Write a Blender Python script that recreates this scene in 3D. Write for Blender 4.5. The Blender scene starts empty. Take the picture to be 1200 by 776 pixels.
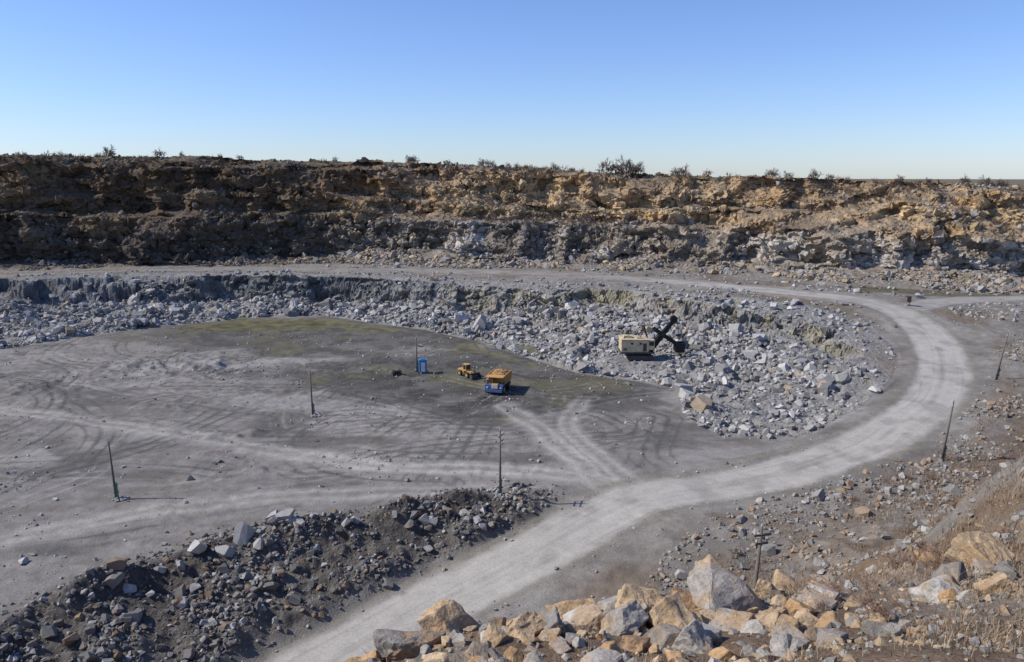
import bpy, bmesh, math, numpy as np
from mathutils import Vector, Matrix
RS=np.random.RandomState
sc=bpy.context.scene
# ------------------------------------------------------------------ noise
_T2=RS(11).rand(256,256); _T3=RS(12).rand(64,64,64)
def vn(x,y,s=0):
    x=x+s*17.37; y=y+s*9.71
    xi=np.floor(x).astype(np.int32); yi=np.floor(y).astype(np.int32)
    fx=x-xi; fy=y-yi; fx=fx*fx*(3-2*fx); fy=fy*fy*(3-2*fy)
    a=_T2[xi&255,yi&255]; b=_T2[(xi+1)&255,yi&255]; c=_T2[xi&255,(yi+1)&255]; d=_T2[(xi+1)&255,(yi+1)&255]
    return ((a*(1-fx)+b*fx)*(1-fy)+(c*(1-fx)+d*fx)*fy)*2-1
def fbm(x,y,s=0,o=4,g=.5):
    r=0;a=1;t=0
    for i in range(o):
        r=r+a*vn(x,y,s+i*3); t+=a; a*=g; x,y=x*2.03+y*.3,y*2.01-x*.13
    return r/t
def vn3(x,y,z):
    xi=np.floor(x).astype(np.int32); yi=np.floor(y).astype(np.int32); zi=np.floor(z).astype(np.int32)
    fx=x-xi; fy=y-yi; fz=z-zi
    fx=fx*fx*(3-2*fx); fy=fy*fy*(3-2*fy); fz=fz*fz*(3-2*fz)
    r=0
    for i in (0,1):
        for j in (0,1):
            for k in (0,1):
                r=r+_T3[(xi+i)&63,(yi+j)&63,(zi+k)&63]*(fx if i else 1-fx)*(fy if j else 1-fy)*(fz if k else 1-fz)
    return r*2-1
def cell3(x,y,z,s=0):
    """blocky fracture field: random value of the nearest jittered cell"""
    xi=np.floor(x).astype(np.int32); yi=np.floor(y).astype(np.int32); zi=np.floor(z).astype(np.int32)
    best=np.full(x.shape,9.0); val=np.zeros(x.shape)
    for i in (-1,0,1):
        for j in (-1,0,1):
            for k in (-1,0,1):
                a=(xi+i+s)&63; b=(yi+j+2*s)&63; c=(zi+k+3*s)&63
                jx=_T3[a,b,c]; jy=_T3[b,c,a]; jz=_T3[c,a,b]
                d=np.maximum(np.maximum(np.abs(xi+i+jx-x),np.abs(yi+j+jy-y)),np.abs(zi+k+jz-z))
                m=d<best; best=np.where(m,d,best); val=np.where(m,_T3[(a+7)&63,(b+5)&63,(c+3)&63],val)
    return val*2-1
def ss(a,b,x):
    t=np.clip((x-a)/(b-a),0,1); return t*t*(3-2*t)
def mix(a,b,t): return a+(b-a)*t
def mixc(c,col,m): return c+(np.array(col)[None,:]-c)*m[:,None]
# ------------------------------------------------------------------ lines
def cr(P,n=4):
    P=[np.array(p,float) for p in P]; Q=[2*P[0]-P[1]]+P+[2*P[-1]-P[-2]]; out=[]
    for i in range(1,len(Q)-2):
        for k in range(n):
            t=k/n; a,b,c,d=Q[i-1:i+3]
            out.append(.5*((2*b)+(c-a)*t+(2*a-5*b+4*c-d)*t*t+(3*b-a-3*c+d)*t**3))
    out.append(P[-1]); return np.array(out)
def pdist(P,x,y):
    best=np.full(x.shape,1e9); sg=np.ones(x.shape); zz=np.zeros(x.shape)
    h3=P.shape[1]>2
    for i in range(len(P)-1):
        ax,ay=P[i][0],P[i][1]; dx,dy=P[i+1][0]-ax,P[i+1][1]-ay; L=dx*dx+dy*dy+1e-9
        px=x-ax; py=y-ay; t=np.clip((px*dx+py*dy)/L,0,1)
        ex=px-t*dx; ey=py-t*dy; d=ex*ex+ey*ey; m=d<best
        best=np.where(m,d,best); sg=np.where(m,np.sign(dx*py-dy*px),sg)
        if h3: zz=np.where(m,P[i][2]+t*(P[i+1][2]-P[i][2]),zz)
    return np.sqrt(best),sg,zz
def inside(P,x,y):
    c=np.zeros(x.shape,bool); n=len(P)
    for i in range(n):
        x1,y1=P[i][:2]; x2,y2=P[(i+1)%n][:2]
        if y1==y2: continue
        m=((y1>y)!=(y2>y))&(x<(x2-x1)*(y-y1)/(y2-y1)+x1); c^=m
    return c
MAIN=cr([(-30,40,-4.5),(-22,50,-4.3),(-15.3,58.5,-4),(-9.1,64.4,-3.2),(-3.2,69.1,-2.5),(3.4,74.1,-1.5),(10.1,80.3,-.6),(15.2,83.6,0),(24.4,86.1,.2),(33.5,89.9,.6),(44.5,96.7,1.2),(54.9,105.7,2),(65.2,117.7,3),(72.5,130.4,4),(77.5,144.6,5.5),(79.4,157,7),(75.3,169.5,8.5),(58.9,181.5,9),(34.5,199.7,9),(-9.4,217.8,9),(-71.6,222.5,9),(-105,222,9),(-135.9,210.5,9),(-200,185,9)],3)
RBR=cr([(79,160,7.5),(88,168,8.5),(100,176,9),(130,186,9),(170,190,9)],3)
R2=cr([(16,84.5),(10.2,88.5),(-4.1,91.4),(-17.8,92.9),(-33.4,99.1),(-54.4,108.1),(-77.8,116.4),(-120,130)],3)
R3=cr([(16,82),(10.6,86.8),(6.6,97.5),(4.2,106.1),(-1.3,118.7)],3)
R3b=cr([(12.3,123.5),(9,116),(7.9,108.1),(9.6,98),(14,87)],3)
R4=cr([(12,82),(0,84.6),(-14.4,84.8),(-32.4,81.2),(-43.5,75.8),(-60,66),(-90,50)],3)
TR=[cr([(-30,122),(-50.8,108.1),(-52,98),(-50.2,88.7),(-56,74),(-66,62)],3),
    cr([(-20,112),(-44,104),(-56,92),(-60,80),(-75,70)],3),
    cr([(-3,120),(-16,110),(-34,106),(-58,112)],3),
    cr([(-2,124),(-12,104),(-16,92),(-30,84)],3),
    cr([(-8,133),(-25,118),(-30,103),(-24,90),(-8,86)],3),
    cr([(2,122),(12,112),(14,98),(10,88)],3),
    cr([(-62,130),(-40,118),(-22,116),(-6,124)],3),
    cr([(-90,135),(-60,122),(-35,112)],3),
    cr([(-14,98),(-10,92),(-9,87),(-14,80)],3),
    cr([(-75,95),(-58,88),(-40,88),(-20,90)],3),
    cr([(6,90),(12,84),(13,78),(9,72)],3),
    cr([(20,112),(16,100),(18,90),(28,88)],3)]
_r=RS(909)
for i in range(42):
    cx,cy=_r.uniform(-85,18),_r.uniform(80,155); a=_r.uniform(0,6.28); kk=_r.uniform(-.05,.05); pts=[]
    for j in range(8):
        pts.append((cx,cy)); cx+=math.cos(a)*6; cy+=math.sin(a)*5; a+=kk*6
    TR.append(cr(pts,2))
FF=[(-220,115),(-150,135),(-104.4,158.5),(-89,178.5),(-66.2,195),(-48,198.5),(-32,187),(-19.8,179.5),(-7.3,166),(3,151),(12.1,138.4),(21,133.5),(27,128),(25,112),(28,103),(36,102.5)]
A=np.array(FF+[(40,102),(31,96.8),(22,93),(12,90.5),(4,86.5),(-1,83),(-6,82),(-15.2,77.9),(-26.8,72.9),(-33.7,66.1),(-39.5,59),(-43,51),(-60,38),(-220,28)])
B=np.array([(-220,172),(-160,190),(-132.5,204.8),(-105.5,216),(-70.3,216.8),(-38.5,210.2),(-8.5,199),(20.2,189),(49.2,175),(64,163),(69.5,152),(69,140),(66,131),(60,121),(51,110.5),(41.5,102.5),(31.5,95.6),(22.5,92),(13.5,89.5),(7,84),(-.5,77.4),(-7,72.4),(-13,67),(-20,60),(-28,49),(-45,33),(-220,22)])
Acl=np.vstack([A,A[:1]]); Bcl=np.vstack([B,B[:1]])
CL=cr([(-320,140),(-230,190),(-150,222),(-104,237),(-62,250),(-30,246),(-12,238),(12,238),(38.9,229),(55,228),(70.3,222),(98.5,206),(127.2,200),(170,200),(260,215)],3)
HL=cr([(-220,18),(-60,24),(-24,32),(-12,44),(0,45),(12,52),(19,62),(24.5,70),(42,81),(57,91),(76,112),(90,130),(112,150),(150,165),(260,175)],3)
HLD=([0,9,26.5,46,60,120],[0,3.5,24.1,33.0,34.4,35.8])
PONDS=[(-58,187,26,9),(3,150,11,13),(-7,162,7,7),(-30,182,9,5)]
def Tof(x,y): return np.interp(x,[-200,-100,-10,40,100,150,220],[41.5,40.6,38.8,36.0,35.2,33.4,33.2])+.9*fbm(x/25,y/25,41,3)
def terrain1(x,y):
    m={}
    dm,sgm,zm=pdist(MAIN,x,y)
    ws=0;zs=0
    for i in range(0,len(MAIN),2):
        w=1/((x-MAIN[i,0])**2+(y-MAIN[i,1])**2+4)**2; ws=ws+w; zs=zs+w*MAIN[i,2]
    L=zs/ws
    L=mix(zm,L,ss(4,12,dm))
    dA,_,_=pdist(Acl,x,y); dB,_,_=pdist(Bcl,x,y)
    iA=inside(A,x,y); iB=inside(B,x,y)
    t=np.where(iA,0,np.where(iB,dA/(dA+dB+1e-6),1.0))
    near=1-ss(96,104,y+np.maximum(0,x-20)*-.1)
    n1=fbm(x/14,y/14,1,4); n2=fbm(x/4,y/4,5,4)
    zone=np.where(iB&~iA,np.minimum(dA,dB),0)
    tt=np.clip(t+(.28*n1+.06*n2)*ss(0,3,zone),0,1)
    right=ss(5,25,x)
    farL=np.interp(tt,[0,.50,.64,.82,1],[0,.20,.30,.92,1.0])
    farR=np.interp(tt,[0,.15,.76,.84,.91,1],[0,.14,.52,.60,.94,1.0])
    p=mix(mix(farL,farR,right),tt,near)
    H=L*p
    slope=ss(0,1.5,zone)*(1-near)
    pad=np.exp(-(((x-23.5)/8)**2+((y-145)/6)**2)**2)
    H=H+slope*(1-ss(.7,.95,t))*(1.4*n1+.8*n2+.35*vn(x/1.3,y/1.3,3))
    H=mix(H,1.3,pad*.9)
    emb=ss(0,1.5,np.where(iB&~iA,dA,0))*near*(1-ss(.8,1,t))*(1-ss(0,8,x))
    H=H+emb*(1.1*n2+.4*vn(x/1.1,y/1.1,8)+.5)
    berm=np.exp(-((np.where(iA,-dA,dA)-1)/2.0)**2)*near*(1-ss(-6,2,x))
    H=H+berm*(.7+1.1*vn(x/5,y/5,9)+.4*n2)
    fl=np.where(iA,ss(0,6,dA),0)
    pond=np.zeros_like(x)
    for (cx,cy,rx,ry) in PONDS:
        q=((x-cx)/rx)**2+((y-cy)/ry)**2+1.0*n1+.55*n2
        pond=np.maximum(pond,1-ss(.45,.7,q))
    rough=.5+.9*ss(-.1,.4,vn(x/18,y/12,24))
    fln=.18*fbm(x/9,y/9,21,4)+rough*(.08*vn(x/1.7,y/1.7,22)+.06*vn(x/.7,y/.7,23))+.02
    H=H+fl*np.maximum(fln,-.06)*(1-pond)-.25*pond*fl
    for (cx,cy,r,h) in [(-62,143,17,1.2),(-42,106,5,1.0),(-36,104,3,.9),(-30,91,2.5,.6),(-78,128,9,.7),(-53,116,6,.6),(-20,150,10,.4)]:
        g=np.exp(-(((x-cx)/r)**2+((y-cy)/(r*.6))**2)*1.3)
        H=H+g*h*np.maximum(.3+1.1*n2+.4*vn(x/1.2,y/1.2,25),0)
    d2,_,_=pdist(RBR,x,y); rbr=1-ss(3.2,5,d2)
    off=ss(4.6,9,dm)*(1-rbr)*(~iB)
    H=H+off*(.4*n1+.35*n2+.07*vn(x/.9,y/.9,26))
    dh,sh,_=pdist(HL,x,y); dh=np.where(sh<0,dh,-dh)
    nearc=1-ss(22,30,y)
    dhn=dh+ (3.2*n1+2.0*n2)*ss(0,8,dh)*(1-ss(13,23,dh)*nearc)
    hh=np.interp(dhn,*HLD)
    hh=hh*mix(1,.33,ss(50,96,y+.2*x))
    H=np.where(dh>0,H*(1-ss(0,14,dh))+hh,H)
    H=H+ss(0,4,dh)*(.5*n2+.18*vn(x/.8,y/.8,6))*(.5+.6*ss(8,20,dh)*(1-ss(22,30,dh)*nearc))
    H=H+1.5*np.exp(-((x+1.8)/3.6)**2-((y-13.2)/4.5)**2)
    dc,sc_,_=pdist(CL,x,y); D=np.where(sc_>0,dc,-dc)
    T=Tof(x,y)
    H0=H
    cp=np.interp(D,[-14,0,20,34,90,200,2000],[0,.0,.4,1,.98,.85,.3])
    H=H+np.maximum(T-9,5)*cp
    H=H+(1-ss(3.4,4.6,dm))*(-.10)
    m.update(H0=H0,dm=dm,sgm=sgm,t=t,tt=tt,zone=zone,near=near,iA=iA,iB=iB,dA=dA,dB=dB,n1=n1,n2=n2,dh=dh,D=D,T=T,d2=d2,slope=slope,emb=emb,off=off,pond=pond*fl,pad=pad)
    return H,m
def chunked(f,x,y,n=30000):
    Hs=[];ms=[]
    for i in range(0,len(x),n):
        h,m=f(x[i:i+n],y[i:i+n]); Hs.append(h); ms.append(m)
    return np.concatenate(Hs),{k:np.concatenate([q[k] for q in ms]) for k in ms[0]}
def Hat(x,y):
    h,_=terrain1(np.array([float(x)]),np.array([float(y)])); return float(h[0])
# ------------------------------------------------------------------ mesh io
def mesh_np(name,V,F,col=None,mat=None,smooth=False):
    me=bpy.data.meshes.new(name); k=F.shape[1]
    me.vertices.add(len(V)); me.vertices.foreach_set('co',V.astype(np.float32).ravel())
    me.loops.add(F.size); me.loops.foreach_set('vertex_index',F.astype(np.int32).ravel())
    me.polygons.add(len(F)); me.polygons.foreach_set('loop_start',(np.arange(len(F))*k).astype(np.int32))
    me.update(calc_edges=True)
    me.polygons.foreach_set('use_smooth',np.full(len(F),smooth))
    if col is not None:
        a=me.attributes.new('col','FLOAT_COLOR','POINT')
        c=np.ones((len(V),4),np.float32); c[:,:3]=np.clip(col,0,1); a.data.foreach_set('color',c.ravel())
    o=bpy.data.objects.new(name,me); sc.collection.objects.link(o)
    if mat: me.materials.append(mat)
    return o
# ------------------------------------------------------------------ materials
def nodemat(name):
    m=bpy.data.materials.new(name); m.use_nodes=True; nt=m.node_tree
    return m,nt,nt.nodes['Principled BSDF']
def colmat(name,scales=(.9,6),amp=.35,bump=.25,bdist=.25,rough=.95,spec=.2,vor=0):
    m,nt,b=nodemat(name); N=nt.nodes.new; Lk=nt.links.new
    at=N('ShaderNodeAttribute'); at.attribute_name='col'
    tc=N('ShaderNodeTexCoord')
    n1=N('ShaderNodeTexNoise'); n1.inputs['Scale'].default_value=scales[0]; n1.inputs['Detail'].default_value=5; n1.inputs['Roughness'].default_value=.65
    n2=N('ShaderNodeTexNoise'); n2.inputs['Scale'].default_value=scales[1]; n2.inputs['Detail'].default_value=4; n2.inputs['Roughness'].default_value=.7
    for n in (n1,n2): Lk(tc.outputs['Object'],n.inputs['Vector'])
    add=N('ShaderNodeMath'); add.operation='ADD'; Lk(n1.outputs[0],add.inputs[0]); Lk(n2.outputs[0],add.inputs[1])
    mr=N('ShaderNodeMapRange'); mr.inputs[1].default_value=.65; mr.inputs[2].default_value=1.35; mr.inputs[3].default_value=1-amp; mr.inputs[4].default_value=1+amp
    Lk(add.outputs[0],mr.inputs[0])
    vm=N('ShaderNodeVectorMath'); vm.operation='SCALE'; Lk(at.outputs['Color'],vm.inputs[0]); Lk(mr.outputs[0],vm.inputs['Scale'])
    Lk(vm.outputs[0],b.inputs['Base Color'])
    h=add.outputs[0]
    if vor:
        v=N('ShaderNodeTexVoronoi'); v.inputs['Scale'].default_value=vor; v.distance='CHEBYCHEV'; Lk(tc.outputs['Object'],v.inputs['Vector'])
        a2=N('ShaderNodeMath'); a2.operation='ADD'; Lk(v.outputs['Distance'],a2.inputs[0]); Lk(h,a2.inputs[1]); h=a2.outputs[0]
    if bump:
        bp=N('ShaderNodeBump'); bp.inputs['Strength'].default_value=bump; bp.inputs['Distance'].default_value=bdist
        Lk(h,bp.inputs['Height']); Lk(bp.outputs[0],b.inputs['Normal'])
    b.inputs['Roughness'].default_value=rough; b.inputs['Specular IOR Level'].default_value=spec
    return m
def paint(name,c,rough=.6,metal=0,dirt=.35,dcol=(.25,.23,.2),sc_=3):
    m,nt,b=nodemat(name); N=nt.nodes.new; Lk=nt.links.new
    tc=N('ShaderNodeTexCoord'); n=N('ShaderNodeTexNoise'); n.inputs['Scale'].default_value=sc_; n.inputs['Detail'].default_value=7
    Lk(tc.outputs['Object'],n.inputs['Vector'])
    r=N('ShaderNodeMapRange'); r.inputs[1].default_value=.4; r.inputs[2].default_value=.75; r.inputs[4].default_value=dirt*2
    Lk(n.outputs[0],r.inputs[0])
    mx=N('ShaderNodeMix'); mx.data_type='RGBA'; mx.inputs[6].default_value=(*c,1); mx.inputs[7].default_value=(*dcol,1)
    Lk(r.outputs[0],mx.inputs[0]); Lk(mx.outputs[2],b.inputs['Base Color'])
    b.inputs['Roughness'].default_value=rough; b.inputs['Metallic'].default_value=metal
    return m
M_ground=colmat('ground_mat',(.55,5),.36,.6,.2)
M_road=colmat('road_mat',(.5,4),.2,.35,.1)
M_cliff=colmat('cliff_mat',(.6,3),.38,.7,.5,vor=.9)
M_talus=colmat('talus_mat',(1.1,4),.4,.8,.5,vor=1.4)
M_hill=colmat('hill_mat',(1.2,9),.4,.8,.2)
M_rock=colmat('rock_mat',(1.4,7),.3,.4,.12)
M_rockfg=colmat('boulder_mat',(2.2,14),.5,.7,.06)
M_veg=colmat('dry_veg_mat',(2,8),.3,0,.01)
def normals(P,r_,c_,up=True):
    G=P.reshape(r_,c_,3); du=np.gradient(G,axis=1); dv=np.gradient(G,axis=0)
    n=np.cross(du,dv); n/=np.linalg.norm(n,axis=2,keepdims=True)+1e-9
    n=n.reshape(-1,3); return n*np.sign(n[:,2:3]+1e-9) if up else n
# ------------------------------------------------------------------ terrain sheet
ang=np.radians(np.concatenate([np.linspace(-56,-36,60,endpoint=False),np.linspace(-36,36,1080,endpoint=False),np.linspace(36,56,60)]))
rr=[5.0]
while rr[-1]<5200:
    r=rr[-1]
    if r<38: d=.16
    elif r<65: d=.34
    elif r<195: d=.28+.1*(r-65)/145
    elif r<242: d=.19
    elif r<330: d=1.2
    else: d=(r-320)*.14+.4
    rr.append(r+d)
rr=np.array(rr); nr=len(rr); nc=len(ang)
RR,AA=np.meshgrid(rr,ang,indexing='ij')
X=(RR*np.sin(AA)).ravel(); Y=(RR*np.cos(AA)-14).ravel()
H,m=chunked(terrain1,X,Y)
P=np.stack([X,Y,H],1)
n=normals(P,nr,nc)
steep=ss(.10,.4,1-n[:,2])*np.where(m['slope']>.3,1,0)
idx=np.where(steep>.02)[0]
def rockdisp(x,y,z,a=1.15,b=.55):
    wx=x+.8*vn3(x/3,y/3,z/3); wy=y+.8*vn3(x/3+9,y/3,z/3); wz=z+.5*vn3(x/6,y/6+4,z/3)
    c1=cell3(wx/4.2,wy/4.2,wz/2.6,1); c2=cell3(wx/1.9,wy/1.9,wz/1.2,5)
    strat=vn3(x/9,y/9,wz/.8)*.4+vn3(x/5+9,y/5,z/2.2)*.4
    return a*c1+b*c2+strat+.2*vn3(x/.6,y/.6,z/.6), .5*c1+.5*c2
x,y,z=P[idx].T
ds_,cc_=rockdisp(x,y,z,.9,.6)
P[idx]+=n[idx]*(ds_*steep[idx]*.8)[:,None]
cellc=np.zeros(len(P)); cellc[idx]=cc_
n=normals(P,nr,nc)
# ------------------------------------------------------------------ colour
x,y,z=P.T
f1=fbm(x/20,y/20,51,5); f2=fbm(x/3,y/3,55,4); f3=fbm(x/.9,y/.9,57,3)
C=np.tile(np.array([.208,.190,.166]),(len(x),1))
C*= (1+.22*f1+.25*f2+.15*f3)[:,None]
C=mixc(C,(.295,.274,.243),ss(.05,.45,fbm(x/16,y/9,61,4))*.6)
C=mixc(C,(.108,.098,.085),ss(.05,.4,fbm(x/11,y/6,62,5))*.75)
C=mixc(C,(.135,.113,.088),ss(.15,.5,fbm(x/5,y/3,64,5))*.5)
wet=1-ss(.6,1.25,((x+2)/32)**2+((y-137)/25)**2+.9*m['n1']+.5*f2)
wet=np.maximum(wet,(1-ss(.6,1.2,((x+42)/48)**2+((y-176)/22)**2+.9*m['n1']+.3*f2))*.85)*m['iA']
C=mixc(C,(.074,.068,.058),wet*.88*(.75+.5*ss(-.3,.3,f2)))
C=mixc(C,(.135,.122,.066),wet*ss(.1,.4,fbm(x/9,y/9,68,4))*.6)
pond=m['pond']; C=mixc(C,(.14,.128,.065),ss(.02,.5,pond))
g=np.exp(-(((x+62)/17)**2+((y-143)/9)**2)); C=mixc(C,(.33,.315,.29),np.clip(g*1.2,0,1)*.6*(1-wet)*ss(-.3,.3,f2))
tm=np.zeros_like(x)
for i,t_ in enumerate(TR):
    bb=(t_[:,0].min()-6,t_[:,0].max()+6,t_[:,1].min()-6,t_[:,1].max()+6)
    s_=np.where((x>bb[0])&(x<bb[1])&(y>bb[2])&(y<bb[3])&(m['iA']|(m['dm']<8)))[0]
    if not len(s_): continue
    xs,ys=x[s_],y[s_]
    d,sg,_=pdist(t_,xs+.8*vn(xs/9,ys/9,70+i),ys+.8*vn(xs/9,ys/9,90+i)); q=0
    for o in (1.0,3.1,4.7)[: 1+i%3]:
        q=q+np.exp(-((np.abs(d*sg-o+1)-.95)/.22)**2)
    tm[s_]+=q*(.55+.6*vn(xs/6,ys/6,80+i))*(1 if i%3 else -.8)*(1-ss(4,9,d))
C=mixc(C,(.087,.081,.070),np.clip(tm,0,1)*.75*m['iA']); C=mixc(C,(.33,.314,.285),np.clip(-tm,0,1)*.6*m['iA'])
sel=np.where(m['iA']|(m['dm']<8))[0]; xs,ys=x[sel],y[sel]
road=1-ss(3.0,4.6,m['dm']+.9*m['n2']+.5*f3)
bright=mix(1,.22,ss(60,0,x)*ss(170,195,y))
road2=(1-ss(2.4,3.6,m['d2']+.5*f2))*(y>160)*.7
wid=(1-ss(5.5,9,m['dm']+1.5*m['n2']))*ss(140,150,y)*.55*(m['t']>.98)*ss(-20,40,x)
roadc=np.maximum(road*bright,road2)
for q,w_,s_ in ((R2,2.1,.95),(R3,2.0,1.1),(R3b,1.6,1.1),(R4,2.1,.7)):
    d,sg,_=pdist(q,xs+.7*vn(xs/5,ys/5,171),ys+.7*vn(xs/5,ys/5,172)); dd=d*sg
    fade=ss(126,117,ys) if (q is R3 or q is R3b) else 1
    k=(1-ss(w_*.5,w_*1.5,d+.8*f2[sel]))*s_*(.65+.35*np.exp(-((np.abs(dd)-1.05)/.4)**2)-.2*np.exp(-(dd/.35)**2))*fade*(.85+.5*f1[sel])
    roadc[sel]=np.maximum(roadc[sel],k)
roadc=np.maximum(roadc,wid*.8)
C=mixc(C,(.385,.356,.308),np.clip(roadc,0,1)*.92)
ds=m['dm']*m['sgm']+.5*vn(x/15,y/15,181)
rut=np.exp(-((np.abs(ds-1.7)-1.05)/.3)**2)+np.exp(-((np.abs(ds+1.7)-1.05)/.3)**2)
thin=0
for o_,s_ in ((-2.9,1),(-2.1,.6),(-.9,.8),(.2,.5),(1.1,1),(2.4,.7),(3.0,.9)): thin=thin+s_*np.exp(-((ds-o_-.6*vn(x/11,y/11,int(o_*10)+60))/.11)**2)*ss(-.3,.3,vn(x/8,y/8,int(o_*10)+90))
C*=(1+.07*rut*road*ss(-.4,.3,f1)-.15*road*np.exp(-(ds/.5)**2)*ss(-.4,.3,f2)-.2*road*ss(0,.4,fbm(x/3,y/3,183,3))-.18*road*np.clip(thin,0,1))[:,None]
edge=np.exp(-((m['dm']-4.6)/.8)**2)*(1-m['slope']); C=mixc(C,(.205,.183,.145),edge*.7)
offb=m['off']*(m['D']<-9)*(m['dh']<2)
C=mixc(C,(.21,.188,.158),offb*.6); C=mixc(C,(.155,.115,.078),offb*ss(.0,.4,fbm(x/9,y/9,63,4))*.8)
pl=(1-ss(.7,1.3,((x-98)/24)**2+((y-187)/4.5)**2+.6*f1)); C=mixc(C,(.10,.09,.05),pl*.85*(m['D']<-6))
sl=m['slope']
cs=np.tile(np.array([.265,.252,.232]),(len(x),1))*(1+.3*f2+.25*f3)[:,None]
cs=mixc(cs,(.34,.305,.25),ss(.0,.5,f1)*ss(-20,20,x)*.6)
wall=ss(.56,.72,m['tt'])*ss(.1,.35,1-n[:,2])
cs=mixc(cs,(.11,.113,.112),wall*.8*(1-ss(-45,-15,x)))  # left wall: dark rock, with its bluish shade mixed into the colour
cs=mixc(cs,(.34,.295,.175),wall*.7*ss(-40,10,x)*ss(-.3,.3,fbm(x/6,y/6,66,3)))
cs=mixc(cs,(.2,.145,.1),ss(58,64,x)*(1-ss(120,150,y))*.8)
cs*=(1+.4*cellc)[:,None]
C=C*(1-sl[:,None])+cs*sl[:,None]
em=m['emb']; ce=np.tile(np.array([.15,.133,.112]),(len(x),1))*(1+.4*f2+.4*f3)[:,None]
ce=mixc(ce,(.22,.15,.09),ss(.35,.6,f1)*.5); ce=mixc(ce,(.08,.07,.06),ss(.0,.4,fbm(x/5,y/5,67,3))*.7)
em2=np.clip(em+np.exp(-((m['dA']-.8)/1.6)**2)*m['near']*(x<2)*.8,0,1); C=C*(1-em2[:,None])+ce*em2[:,None]
D=m['D']
pt=ss(20,40,D); C=mixc(C,(.15,.122,.075),pt)
hs=ss(-1,4,m['dh']+2*f2)
ch=np.tile(np.array([.225,.183,.138]),(len(x),1))*(1+.4*f2+.45*f3)[:,None]
ch=mixc(ch,(.165,.108,.066),ss(-.15,.3,fbm(x/4,y/4,77,4))*.85)
ch=mixc(ch,(.23,.215,.192),ss(-.1,.3,fbm(x/5,y/5,79,4))*ss(35,55,y)*.8)
C=C*(1-hs[:,None])+ch*hs[:,None]
I=np.arange(nr*nc).reshape(nr,nc)
F=np.stack([I[:-1,:-1],I[:-1,1:],I[1:,1:],I[1:,:-1]],-1).reshape(-1,4)
reg=np.zeros(len(x),int)
reg[(m['slope']>.5)|(m['emb']>.4)]=2
reg[m['dh']>0]=3
reg[(road>.5)&(m['dh']<0)]=1
reg[(D>-13.5)]=9
reg[(D>56)]=5
fr=reg[F[:,0]]
for k,(nm,mt,sm) in enumerate([('quarry_floor_ground',M_ground,True),('dirt_road',M_road,True),('rubble_slope_terrain',M_talus,False),('hillside_terrain',M_hill,True),('none',None,False),('plateau_terrain',M_hill,True)]):
    Fk=F[fr==k]
    if not len(Fk): continue
    u,inv=np.unique(Fk,return_inverse=True)
    mesh_np(nm,P[u],inv.reshape(-1,4),C[u],mt,sm)
# ------------------------------------------------------------------ upper quarry faces as a swept 3D strip
seg=np.hypot(*np.diff(CL[:,:2],axis=0).T); cum=np.concatenate([[0],np.cumsum(seg)])
def clpt(s): return np.stack([np.interp(s,cum,CL[:,0]),np.interp(s,cum,CL[:,1])],1)
S=[0.0]
while S[-1]<cum[-1]:
    px=float(np.interp(S[-1],cum,CL[:,0])); S.append(S[-1]+(.30 if abs(px)<172 else 1.4))
S=np.array(S[:-1]); pc=clpt(S)
tg=clpt(np.minimum(S+22,cum[-1]))-clpt(np.maximum(S-22,0)); tg/=np.linalg.norm(tg,axis=1,keepdims=True); NN=np.stack([-tg[:,1],tg[:,0]],1)
K1=np.array([(-14.5,0),(-6,.03),(0,.10),(2,.38),(8,.45),(11,.56),(15,.61),(20,.74),(22,.90),(28,.96),(32,1),(60,1)])
K2=np.array([(-14.5,0),(-8,.05),(1,.15),(2.5,.42),(7,.46),(12,.62),(16,.66),(19,.74),(21,.86),(27,.93),(30,1),(60,1)])
K3=np.array([(-14.5,0),(-5,.02),(0,.07),(1.4,.46),(9,.50),(12,.64),(14,.67),(15.5,.89),(20,.93),(26,.965),(30,1.0),(60,1)])
wR=ss(20,60,pc[:,0])[:,None,None]; wL=(1-ss(-62,-28,pc[:,0]))[:,None,None]
K=K1[None]*(1-wR)+K2[None]*wR; K=K*(1-wL)+K3[None]*wL
for i in range(1,11):
    a=1 if i<10 else .5
    K[:,i,0]+=a*(3.2*vn(S/21,S*0+i,200)+1.2*vn(S/7,S*0+i,201))
    if 2<=i<10: K[:,i,1]+=.055*vn(S/24,S*0+(i//2),202)+.02*vn(S/8,S*0+i,203)
K[:,:,0]=np.maximum.accumulate(K[:,:,0],1); K[:,:,1]=np.clip(np.maximum.accumulate(K[:,:,1],1),0,1)
rows=[]
for i in range(11):
    ln=math.hypot(K1[i+1,0]-K1[i,0],(K1[i+1,1]-K1[i,1])*29)*1.1
    nn=14 if i==10 else max(3,int(ln/.27))
    for j in range(nn): rows.append((i,j/nn))
rows.append((10,1.0))
ri=np.array([q[0] for q in rows]); rf=np.array([q[1] for q in rows])
Dg=(K[:,ri,0]*(1-rf)+K[:,ri+1,0]*rf).T; fg=(K[:,ri,1]*(1-rf)+K[:,ri+1,1]*rf).T
sr,sc2=Dg.shape
xx=pc[:,0][None]+NN[:,0][None]*Dg; yy=pc[:,1][None]+NN[:,1][None]*Dg
Dg=Dg.ravel(); fg=fg.ravel(); xx=xx.ravel(); yy=yy.ravel(); nx=np.tile(NN[:,0],sr); ny=np.tile(NN[:,1],sr)
zz0=9+26*fg
wj=ss(-13,1,Dg)*(1-ss(34,50,Dg))
jag=6.5*vn3(xx/26,yy/26,zz0/45)+3.6*(np.abs(vn3(xx/9.5,yy/9.5,zz0/11))*2-.7)+1.7*vn3(xx/4.2,yy/4.2,zz0/3.4)
xx=xx+nx*jag*wj; yy=yy+ny*jag*wj
_,ms=chunked(terrain1,xx,yy)
T_=Tof(xx,yy)
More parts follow.
